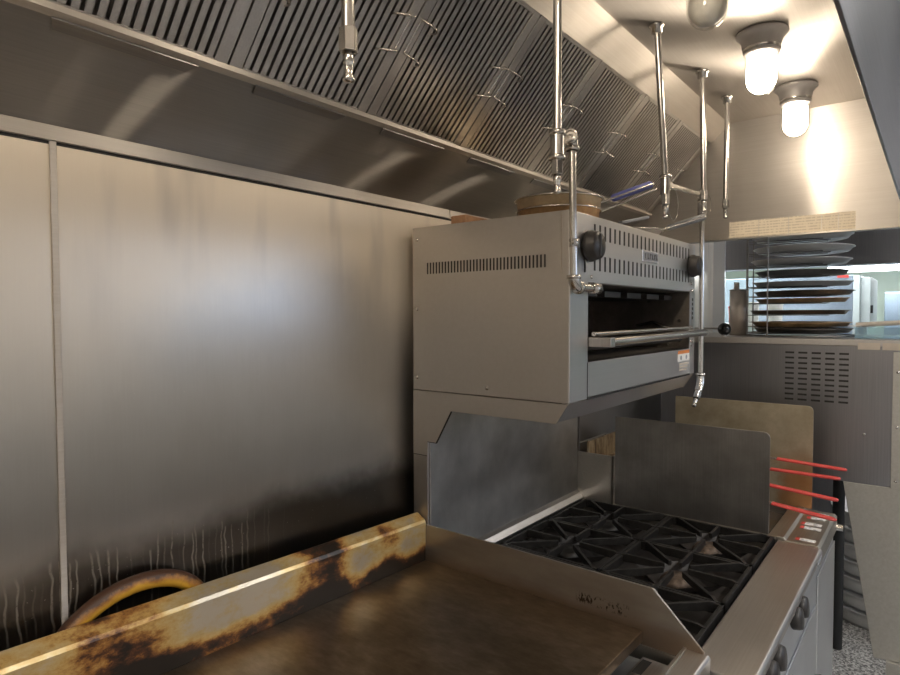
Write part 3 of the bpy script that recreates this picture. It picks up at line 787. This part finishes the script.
for x in (1.455, 1.535, 1.765, 1.845):
    k = MB().lathe([(0, 0), (.026, 0), (.029, .004), (.028, .018), (.025, .025), (0, .026)], (x, -.920, .868), (0, -1, .12), 28).build('knob', M_BLACK, rg)
MB().box(2.10, 2.18, -.9345, -.932, .893, .905).build('rating_plate', M_GREY, rg)
# grates and burners, 3 columns x 2 rows
def grate(cx, cy):
    b = MB(); hx, hy = .1485, .168; z0, z1 = .908, .930
    for s in (-1, 1):
        b.box(cx + s * hx, cx + s * (hx - .010), cy - hy, cy + hy, z0 - .010, z1 - .006)
        b.box(cx - hx, cx + hx, cy + s * hy, cy + s * (hy - .010), z0 - .010, z1 - .006)
    for k in range(8):
        a = k * PI / 4
        ux, uy = math.cos(a), math.sin(a)
        rr = min(hx / abs(ux) if abs(ux) > .01 else 9, hy / abs(uy) if abs(uy) > .01 else 9)
        wx, wy = -uy * .0045, ux * .0045; r0 = .040 if k % 2 else .034
        prof = [(r0, z1 - .016), (r0, z1), (rr - .02, z1), (rr, z1 - .006), (rr, z0 - .004), (rr * .6, z1 - .022)]
        vs = [(cx + ux * r + wx, cy + uy * r + wy, z) for r, z in prof] + [(cx + ux * r - wx, cy + uy * r - wy, z) for r, z in prof]
        n_ = len(prof)
        b.add(vs, [list(range(n_)), list(range(n_, 2 * n_))[::-1]] + [(i, (i + 1) % n_, n_ + (i + 1) % n_, n_ + i) for i in range(n_)])
    b.build('grate', M_IRON, rg, bevel=.001)
    b = MB(); b.lathe([(.125, .906), (.10, .884), (.05, .876), (.046, .874)], (cx, cy, 0), (0, 0, 1), 4, False)
    bo = MB(); bo.lathe([(0, .872), (.045, .872), (.045, .890), (.038, .896), (.034, .903), (0, .905)], (cx, cy, 0), (0, 0, 1), 28)
    bo.build('burner', M_BURN if cy < -.5 else M_IRON, rg)
    b.build('drip_bowl', M_SOOT, rg)
for cx in (1.459, 1.759, 2.059):
    for cy in (-.628, -.290): grate(cx, cy)

# ------------------------------------------------------------------ griddle (built level, then tilted a little as in the photo)
GX0, GX1 = .02, 1.296
gr = thing('griddle', (1.290, -.084, .962), 'flat top steel griddle with a scorched yellow back rail', 'griddle')
MB().extrude([(-.084, .955), (-.084, 1.069), (-.080, 1.076), (-.051, 1.092), (-.046, 1.088), (-.046, .955)], 0, GX0, 1.288).build('back_rail', rail_mat(), gr, bevel=.003, seg=3)
MB().box(GX0, 1.287, -.711, -.084, .938, .962).build('plate', plate_mat(), gr, bevel=.0015)
SPM = splash_mat()
pts = [(-.040, .93), (-.040, 1.062), (-.730, 1.059), (-.838, .957), (-.838, .93)]
MB().extrude(pts, 0, 1.2885, 1.2945).build('side_splash', SPM, gr, bevel=.0012)
MB().box(GX0, 1.2885, -.800, -.711, .896, .904).box(GX0, 1.2885, -.803, -.797, .896, .955).build('grease_trough', S_LEDGE, gr)
MB().box(1.215, 1.278, -.700 - .015, -.735, .9038, .9046).build('trough_slot', M_DARK, gr)
b = MB(); b.extrude([(-.803, .952), (-.845, .952), (-.850, .947), (-.850, .85), (-.803, .85)], 0, GX0, 1.2945); b.build('front_ledge', S_LEDGE, gr, bevel=.002)
MB().box(GX0, 1.2885, -.797, -.046, .70, .896).build('body', S_RANGE, gr)
gr.rotation_euler = (0, math.radians(1.75), 0)
# stand under the griddle
o = thing('equipment_stand', (.65, -.45, 0), 'low steel stand under the griddle', 'stand')
MB().box(.0, 1.28, -.86, -.08, .63, .655).build('shelf', S_LEDGE, o)
for x in (.04, 1.24):
    for y in (-.82, -.14): MB().cyl((x, y, 0), (0, 0, 1), .02, .63).build('leg', S_BAFFLE, o)

# yellow gas hose looping up behind the griddle rail
pts = []
for j in range(25):
    a = PI * j / 24
    pts.append((.510 - .148 * math.cos(a), -.026, 1.026 + .120 * math.sin(a) + .012 * math.cos(a) * -1))
pts = [(pts[0][0] - .012, -.026, .012)] + pts + [(pts[-1][0] + .008, -.026, .30), (pts[-1][0] + .03, -.05, .012)]
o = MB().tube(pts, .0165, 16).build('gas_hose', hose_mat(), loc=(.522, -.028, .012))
tag(o, 'yellow coated gas hose looping up between griddle and wall', 'hose')

# ------------------------------------------------------------------ fryer
FX0, FX1 = 2.2135, 2.622
fr = thing('deep_fryer', (2.42, -.45, 0), 'steel deep fryer standing between the range and the oven', 'fryer')
MB().box(FX0, FX1, -.915, -.30, .12, .86).box(FX0, FX1, -.30, -.02, .12, .9).build('body', S_RANGE, fr, bevel=.003)
b = MB(); w_ = .006
b.box(FX0, FX0 + w_, -.235, -.02, .9, 1.108).box(FX1 - w_, FX1, -.235, -.02, .9, 1.108).box(FX0, FX1, -.02, -.014, .9, 1.108).box(FX0, FX1, -.235, -.229, .9, 1.108)
b.build('flue', S_FRYER, fr, bevel=.001)
MB().box(FX0 + .03, FX1 - .01, -.120, -.112, 1.02, 1.145).box(FX0 + .006, FX1 - .006, -.225, -.125, 1.05, 1.062).build('flue_baffle', flue_mat(), fr)
b = MB(); zt = .922
b.box(FX0, FX0 + .02, -.800, -.235, .86, zt).box(FX1 - .02, FX1, -.800, -.235, .86, zt).box(FX0 + .02, FX1 - .02, -.800, -.775, .86, zt).box(FX0 + .02, FX1 - .02, -.26, -.235, .86, zt)
b.build('fry_tank', S_FRYER, fr, bevel=.002)
MB().box(FX0 + .02, FX1 - .02, -.775, -.26, .86, .89).build('cooking_oil', plain('dark_oil', (.05, .028, .01), .08), fr)
b = MB(); b.extrude([(-.800, .926), (-.822, .926), (-.830, .918), (-.918, .918), (-.926, .910), (-.926, .86), (-.800, .86)], 0, FX0, FX1); b.build('front_ledge', S_FRYER, fr, bevel=.002)
for i, (x, y, w2, d2) in enumerate(((2.240, -.885, .026, .045), (2.372, -.880, .030, .050), (2.420, -.876, .030, .050), (2.500, -.880, .028, .045), (2.560, -.884, .028, .045))):
    wl = MB().box(x, x + w2, y - d2 / 2, y + d2 / 2, .9175, .9188).build('warning_label', M_PICTO, fr)
    MB().box(x, x + w2, y + d2 / 2, y + d2 / 2 + .012, .9175, .9189).build('label_stripe', M_RED, wl)
MB().box(FX0 + .008, FX1 - .004, -.921, -.916, .18, .82).build('fryer_door', S_RANGE, fr, bevel=.003)
MB().cyl((FX1 - .02, -.925, .875), (0, -1, 0), .012, .022).build('drain_knob', S_PIPE, fr)
for x in (FX0 + .04, FX1 - .04):
    for y in (-.87, -.07): MB().cyl((x, y, 0), (0, 0, 1), .022, .12).build('leg', S_BAFFLE, fr)
# fryer baskets: two hanging in the tank, two nested on them
def basket(x, zh0, zh1, y0, y1, ztop, label):
    t = thing('fryer_basket', (x, -.52, ztop - .13), label, 'fryer basket', 'red handled fryer baskets')
    b = MB(); hx, ya, yb_ = .066, -.690, -.300; zb = ztop - .12
    def rect(k, z): return [(x - hx + k, ya + k, z), (x + hx - k, ya + k, z), (x + hx - k, yb_ - k, z), (x - hx + k, yb_ - k, z)]
    for k, z, r in ((0, ztop, .0035), (.004, ztop - .04, .0015), (.008, ztop - .08, .0015), (.012, zb, .0025)):
        b.tube(rect(k, z), r, 6, closed=True)
    for i in range(15):
        y = ya + .02 + (yb_ - ya - .04) * i / 14
        b.tube([(x - hx, y, ztop), (x - hx + .012, y, zb), (x + hx - .012, y, zb), (x + hx, y, ztop)], .0012, 5)
    for i in range(5):
        xx = x - hx + .024 + (2 * hx - .048) * i / 4
        b.tube([(xx, ya, ztop), (xx, ya + .012, zb), (xx, yb_ - .012, zb), (xx, yb_, ztop)], .0012, 5)
    b.build('wire_basket', S_PIPE, t)
    f = Vector((x, y0, zh0)); e = Vector((x, y1, zh1)); d = (e - f).normalized()
    s = Vector((.0075, 0, 0)); rt = Vector((x, ya, ztop))
    hh = MB().tube([rt + s * 3, f + s, f + d * .03 + s], .003, 8).tube([rt - s * 3, f - s, f + d * .03 - s], .003, 8).build('handle', S_PIPE, t)
    g = f + d * .03
    MB().tube([g + s, e + s - d * .012, e + s * .8 - d * .004, e + s * .3, e - s * .3, e - s * .8 - d * .004, e - s - d * .012, g - s], .0046, 10).build('grip', M_RED, hh)
basket(2.300, 1.010, .988, -.740, -.955, .985, 'red handled fryer basket with the lowest handle, nearest the range')
basket(2.480, 1.083, 1.082, -.700, -.945, .990, 'red handled fryer basket on the oven side with the lower handle')
basket(2.335, 1.062, 1.044, -.720, -.955, 1.030, 'red handled fryer basket nested on top nearest the range')
basket(2.515, 1.118, 1.108, -.715, -.960, 1.060, 'red handled fryer basket with the highest handle of the four')

# splash guards either side of the fryer
def guard(x, pts, mat, label):
    y0, z0 = pts[0]
    o = MB().extrude(pts, 0, x, x + .004).build('splash_guard', mat, loc=(x, y0, .955), bevel=.001)
    return tag(o, label, 'splash guard')
def rnd(y0, y1, z0, z1, r=.02):
    p = [(y0, z0), (y0, z1)]
    for j in range(6):
        a = PI / 2 * j / 5; p.append((y1 + r - r * math.sin(a), z1 - r + r * math.cos(a)))
    return p + [(y1, z0)]
guard(2.2215, rnd(-.240, -.777, .923, 1.262), S_GUARD, 'dark grey steel splash guard between the range burners and the fryer')
guard(2.614, rnd(-.338, -.846, .923, 1.308), tan_mat(), 'tan stained steel splash guard behind the fryer baskets')

# ------------------------------------------------------------------ oven beyond, with its stand
ov = thing('pizza_oven', (3.37, -.64, .95), 'dark steel pizza oven with a louvred side panel', 'oven')
MB().box(3.0, 3.75, -1.098, -.14, .955, 1.545).build('body', S_OVEN, ov, bevel=.003)
MB().box(2.992, 3.0, -1.098, -1.066, .955, 1.50).build('corner_strip', S_PALE, ov, bevel=.001)
MB().box(2.994, 3.76, -1.103, -.13, 1.520, 1.548).build('top_trim', S_SAL, ov, bevel=.003)
b = MB()
for c in range(5):
    y = -.700 - c * .050
    for r_ in range(10):
        z = 1.280 + r_ * .0225; b.box(2.9990, 3.002, y - .017, y + .017, z, z + .008)
b.build('louvre_slots', M_DARK, ov)
for y, w2 in ((-.985, .075), (-1.060, .060)):
    MB().box(2.992, 2.9955, y - w2 / 2, y + w2 / 2, 1.507, 1.535).build('rating_label', M_CREAM, ov)
b = MB()
for z in (1.42, 1.20, .985): b.lathe([(.006, 0), (.004, .003), (0, .0035)], (2.992, -1.082, z), (-1, 0, 0), 10)
b.lathe([(.006, 0), (.004, .003), (0, .0035)], (3.0, -.975, 1.16), (-1, 0, 0), 10); b.build('rivet', S_PIPE, ov)
sd = thing('oven_stand', (3.37, -.64, 0), 'pale steel oven stand with tapered side panel and black leg', 'stand')
MB().extrude([(-.905, .955), (-1.110, .955), (-1.110, .255), (-1.022, .245)], 0, 3.0, 3.05).build('leg_panel', S_PALE, sd, bevel=.002)
for x in (3.02, 3.70):
    c = MB().cyl((x, -1.075, .075), (0, -1, 0), .070, .035, 28)
    co = c.build('caster', M_CASTER, sd)
    MB().box(x - .035, x + .035, -1.115, -1.064, .14, .25).build('caster_fork', S_PALE, co)
MB().extrude([(-.905, .955), (-1.110, .955), (-1.110, .255), (-1.022, .245)], 0, 3.70, 3.75).build('leg_panel', S_PALE, sd, bevel=.002)
MB().cyl((3.52, -.838, 0), (0, 0, 1), .026, .955, 20).build('black_leg', M_CASTER, sd)
MB().box(3.05, 3.70, -.60, -.16, .90, .953).box(3.40, 3.44, -.18, -.14, 0, .9).build('under_frame', M_CASTER, sd)

# stack of dough pans on the floor behind the stand
for k in range(7):
    z = k * .086
    o = MB().lathe([(0, 0), (.205, 0), (.215, .018), (.222, .055), (.225, .076), (.232, .078), (.232, .085), (.222, .085), (.205, .012), (0, .008)], (4.02, -.98, z + .001), (0, 0, 1), 48)\
        .build('dough_pan', S_ALU, loc=(4.02, -.98, z))
    tag(o, ['bottom', 'second from the bottom', 'third from the bottom', 'middle', 'third from the top', 'second from the top', 'top'][k] + ' round silver dough pan of the floor stack' if k not in (0, 3, 6)
        else {0: 'bottom', 3: 'middle', 6: 'topmost'}[k] + ' round silver dough pan of the floor stack', 'pan', 'dough pans stacked on the floor')

# wire rack of pizza pans on the oven
RC = Vector((3.34, -.685, 1.5495))
rk = thing('pan_rack', RC, 'tall wire rack of round pizza pans on the oven', 'rack')
b = MB()
for a in (1.25, 1.62, 2.05, 2.7):
    x, y = RC.x + .236 * math.cos(a), RC.y + .236 * math.sin(a)
    b.tube([(x, y, RC.z + .003), (x, y, 2.04)], .0032, 8)
b.build('upright', S_DARKPAN, rk)
zs = [1.572, 1.600, 1.655, 1.712, 1.745, 1.790, 1.840, 1.893, 1.950, 2.008]
b = MB()
b.tube([(RC.x + .236 * math.cos(2 * PI * j / 30), RC.y + .236 * math.sin(2 * PI * j / 30), 1.5535) for j in range(30)], .003, 6, closed=True)
for z in [q_ - .0075 for q_ in zs]:
    for a0, a1 in ((1.25, -1.0), (2.05, 4.1), (1.62, 4.72)):
        b.tube([(RC.x + .236 * math.cos(a0), RC.y + .236 * math.sin(a0), z), (RC.x + .12 * math.cos(a1), RC.y + .12 * math.sin(a1), z)], .0022, 6)
b.build('shelf_wires', S_DARKPAN, rk)
desc = ['lowest dark round pizza pan on the wire rack', 'reddish brown pizza pan second from the rack bottom', 'dark pizza pan third from the rack bottom',
        'browned pizza pan fourth from the rack bottom', 'dark pizza pan fifth from the rack bottom', 'grey pizza pan sixth from the rack bottom',
        'browned pizza pan fourth from the rack top', 'shiny pizza pan third from the rack top', 'shiny pizza pan second from the rack top', 'topmost shiny round pizza pan on the wire rack']
pm = [S_DARKPAN, S_COPPER, S_DARKPAN, S_COPPER, S_DARKPAN, S_ALU, S_DARKPAN, S_ALU, S_ALU, S_ALU]
for k, z in enumerate(zs):
    dx, dy = random.uniform(-.008, .008), random.uniform(-.012, .012)
    r = .212 - (.012 if k in (3, 6) else 0)
    o = MB().lathe([(0, 0), (r - .022, 0), (r - .007, .017), (r, .018), (r, .0195), (r - .009, .0195), (r - .023, .002), (0, .002)], (RC.x + dx, RC.y + dy, z - .004), (0, 0, 1), 56)\
        .build('pizza_pan', pm[k], loc=(RC.x + dx, RC.y + dy, z - .004))
    tag(o, desc[k], 'pan', 'pizza pans on the wire rack')
    tl = random.uniform(.01, .03); o.rotation_euler = (random.uniform(-.012, .012), random.uniform(-.01, .01), random.uniform(0, 6))
# peel lying on the oven top at the right
pe = thing('pizza_peel', (3.20, -1.0, 1.55), 'wooden handled pizza peel lying beside the pan rack', 'peel')
MB().tube([(3.10, -.93, 1.606), (3.10, -1.45, 1.640)], .010, 12).build('handle', M_CREAM, pe)
MB().box(3.05, 3.15, -.95, -.905, 1.600, 1.604).build('blade', S_ALU, pe)
pb = thing('plastic_box', (3.26, -1.0, 1.5495), 'low clear plastic box under the peel on the oven top', 'box')
b = MB(); b.box(3.06, 3.40, -1.095, -.930, 1.5495, 1.5525).box(3.06, 3.064, -1.095, -.930, 1.5525, 1.592).box(3.396, 3.40, -1.095, -.930, 1.5525, 1.592)
b.box(3.064, 3.396, -1.095, -1.091, 1.5525, 1.592).box(3.064, 3.396, -.934, -.930, 1.5525, 1.592); b.build('tub', FILM, pb)
MB().box(3.055, 3.405, -1.10, -.925, 1.592, 1.597).build('lid', FILM, pb)
# steel canister with a paddle, and a black ball knob
cn = thing('steel_canister', (3.34, -.412, 1.5495), 'tall brushed steel canister standing left of the pan rack', 'canister')
MB().lathe([(0, 0), (.043, 0), (.044, .225), (.041, .225), (.040, .004), (0, .004)], (3.34, -.412, 1.5495), (0, 0, 1), 36).build('canister_body', M_CAN, cn)
MB().tube([(3.34 + .0435 * math.cos(2 * PI * j / 32), -.412 + .0435 * math.sin(2 * PI * j / 32), 1.776) for j in range(32)], .0025, 8, closed=True).build('rolled_rim', S_PIPE, cn)
pd = thing('wooden_paddle', (3.35, -.385, 1.56), 'pale wooden paddle handle standing in the steel canister', 'utensil')
MB().box(3.337, 3.349, -.412, -.386, 1.556, 1.815).build('paddle_handle', M_CREAM, pd, bevel=.004)
bk_ = thing('ball_lever', (3.10, -.40, 1.5495), 'short lever with a shiny black ball left of the canister', 'lever')
MB().lathe([(.030 * math.sin(PI * j / 14), -.030 * math.cos(PI * j / 14)) for j in range(15)], (3.10, -.405, 1.582), (0, 0, 1), 24).build('ball', plain('gloss_black', (.01, .01, .01), .1), bk_)
MB().tube([(3.10, -.38, 1.585), (3.10, -.25, 1.585)], .005, 8).cyl((3.10, -.405, 1.548), (0, 0, 1), .012, .012).build('lever_rod', S_PIPE, bk_)

# ------------------------------------------------------------------ bright kitchen beyond the pass-through
cb = thing('tall_appliance', (5.95, -.52, 0), 'blue grey steel appliance cabinet in the bright room beyond', 'appliance')
MB().box(5.6, 6.3, -.69, .30, .1, 1.955).build('body', M_BLUEAPP, cb, bevel=.004)
MB().box(5.6, 6.3, -.735, -.690, .1, 1.950).box(5.62, 6.28, -.80, -.735, 1.55, 1.935).build('door', M_PALEAPP, cb, bevel=.004)
MB().box(5.597, 5.60, -.66, -.585, 1.935, 1.955).build('red_marker', M_RED, cb)
MB().box(5.63, 5.66, -.815, -.80, 1.66, 1.72).build('door_handle', M_BLACK, cb)
for y in (-.65, .25):
    for x in (5.65, 6.25): MB().cyl((x, y, 0), (0, 0, 1), .03, .1).build('leg', M_CASTER, cb)
o = MB().box(6.9, 7.6, -1.4, -.815, 0, 1.855).build('tall_cupboard', M_BLUEAPP, bevel=.01, loc=(7.2, -1.1, 0))
tag(o, 'grey cupboard at the far right of the bright room beyond', 'cupboard')
ct = thing('work_counter', (5.2, .35, 0), 'pale work counter with bottles in the bright room beyond', 'counter')
MB().box(4.9, 5.5, -.6, 1.2, .88, 1.56).build('cabinet', M_PALEAPP, ct); MB().box(4.88, 5.52, -.62, 1.22, 1.56, 1.585).build('counter_top', S_ALU, ct)
MB().box(4.92, 5.48, -.58, 1.18, 0, .88).build('counter_base', M_PALEAPP, ct)
for y, r, h, c, lab in ((-.10, .05, .16, M_WHITE, 'white tub on the counter beyond the pan rack'), (.02, .045, .13, M_RED, 'red tub on the counter beyond the pan rack'),
                   (.16, .06, .18, M_CREAM, 'cream tub on the counter beyond the pan rack'), (-.26, .05, .15, M_WHITE, 'white tub nearest the blue cabinet on the counter beyond')):
    o = MB().lathe([(0, 0), (r * .9, 0), (r, h * .9), (r * 1.06, h * .9), (r * 1.06, h), (0, h)], (5.05, y, 1.586), (0, 0, 1), 24).build('food_tub', c, loc=(5.05, y, 1.586))
    tag(o, lab, 'tub', 'tubs on the counter beyond')
def tube_light(x0, x1, y0, y1, z, label, em, dh=.02):
    t = thing('ceiling_light', ((x0 + x1) / 2, (y0 + y1) / 2, z), label, 'ceiling light')
    MB().box(x0 - .02, x1 + .02, y0 - .02, y1 + .02, z - .03, z).build('housing', M_WHITE, t)
    MB().box(x0, x1, y0, y1, z - .03 - dh, z - .03).build('diffuser', em, t)
tube_light(6.6, 6.9, -1.6, -.40, 2.125, 'white tube light on the ceiling of the bright room beyond', TUBE, .045)
MB().box(6.55, 6.95, -1.7, -.25, 2.126, 2.45).build('housing_drop', M_WHITE, bpy.data.objects['ceiling_light'])
tube_light(5.2, 5.5, -.9, 1.6, 2.45, 'second tube light over the counter in the room beyond', TUBE)
# aisle lights behind the camera
tube_light(.2, 1.4, -2.55, -2.25, 2.85, 'cool tube light over the aisle behind the camera', TUBE2)
tube_light(2.4, 3.6, -2.55, -2.25, 2.85, 'cool tube light over the aisle by the oven, out of frame', TUBE2)
tube_light(-1.8, -.6, -2.55, -2.25, 2.85, 'cool tube light over the aisle at the far left, out of frame', TUBE2)

# the cook's side opposite the line: a window and a work table
struct(MB().box(2.3, 4.2, -4.0, -3.985, 1.70, 2.35).build('window_1', emit('window_daylight', (.60, .74, 1.), 4.2)))
wf = MB()
for x0_, x1_, z0_, z1_ in ((2.24, 2.3, 1.64, 2.41), (4.2, 4.26, 1.64, 2.41), (2.3, 4.2, 1.64, 1.70), (2.3, 4.2, 2.35, 2.41), (3.22, 3.28, 1.70, 2.35)): wf.box(x0_, x1_, -4.0, -3.95, z0_, z1_)
struct(wf.build('trim_3', M_WHITE))
wt = thing('work_table', (1.0, -3.65, 0), 'steel work table across the aisle, unseen behind the camera', 'table')
MB().box(-2.4, 4.2, -3.98, -3.30, .88, .92).build('table_top', S_LEDGE, wt, bevel=.004); MB().box(-2.35, 4.15, -3.95, -3.36, .50, .88).build('cabinet', M_WHITE, wt); MB().box(-2.35, 4.15, -3.95, -3.40, .15, .50).build('lower_cabinet', S_OVEN, wt)  # unseen; pale and dark fronts shaped to band the wall's reflection
for x in (-2.2, 4.0): MB().box(x - .03, x + .03, -3.7, -3.6, 0, .15).build('leg', S_BAFFLE, wt)

# ------------------------------------------------------------------ world, camera, view
w = bpy.data.worlds.new('kitchen_air'); scene.world = w; w.use_nodes = True
w.node_tree.nodes['Background'].inputs[0].default_value = (.5, .5, .5, 1); w.node_tree.nodes['Background'].inputs[1].default_value = .05
cam_d = bpy.data.cameras.new('camera'); cam = bpy.data.objects.new('camera', cam_d); COL.objects.link(cam)
cam_d.sensor_width = 36; cam_d.lens = 611.75 * 36 / 900; cam_d.clip_start = .02
yaw, pitch, roll = (math.radians(a) for a in (38.544, -2.0355, -.1796))
fw = Vector((math.cos(pitch) * math.cos(yaw), math.cos(pitch) * math.sin(yaw), math.sin(pitch)))
rt = Vector((math.sin(yaw), -math.cos(yaw), 0)); up = rt.cross(fw)
r2 = rt * math.cos(roll) + up * math.sin(roll); u2 = up * math.cos(roll) - rt * math.sin(roll)
cam.matrix_world = Matrix(((r2.x, u2.x, -fw.x, 0), (r2.y, u2.y, -fw.y, -1.2), (r2.z, u2.z, -fw.z, 1.65), (0, 0, 0, 1)))
scene.camera = cam
vs = scene.view_settings
vs.view_transform = 'Standard'; vs.look = 'None'; vs.gamma = 1; vs.use_curve_mapping = False; vs.exposure = 0.
cy = scene.cycles
cy.use_denoising = True; cy.max_bounces = 10; cy.glossy_bounces = 6; cy.diffuse_bounces = 4; cy.transparent_max_bounces = 12
cy.sample_clamp_indirect = 6; cy.caustics_reflective = True; cy.blur_glossy = .5
for o in bpy.data.objects:
    if '_o' in o: del o['_o']
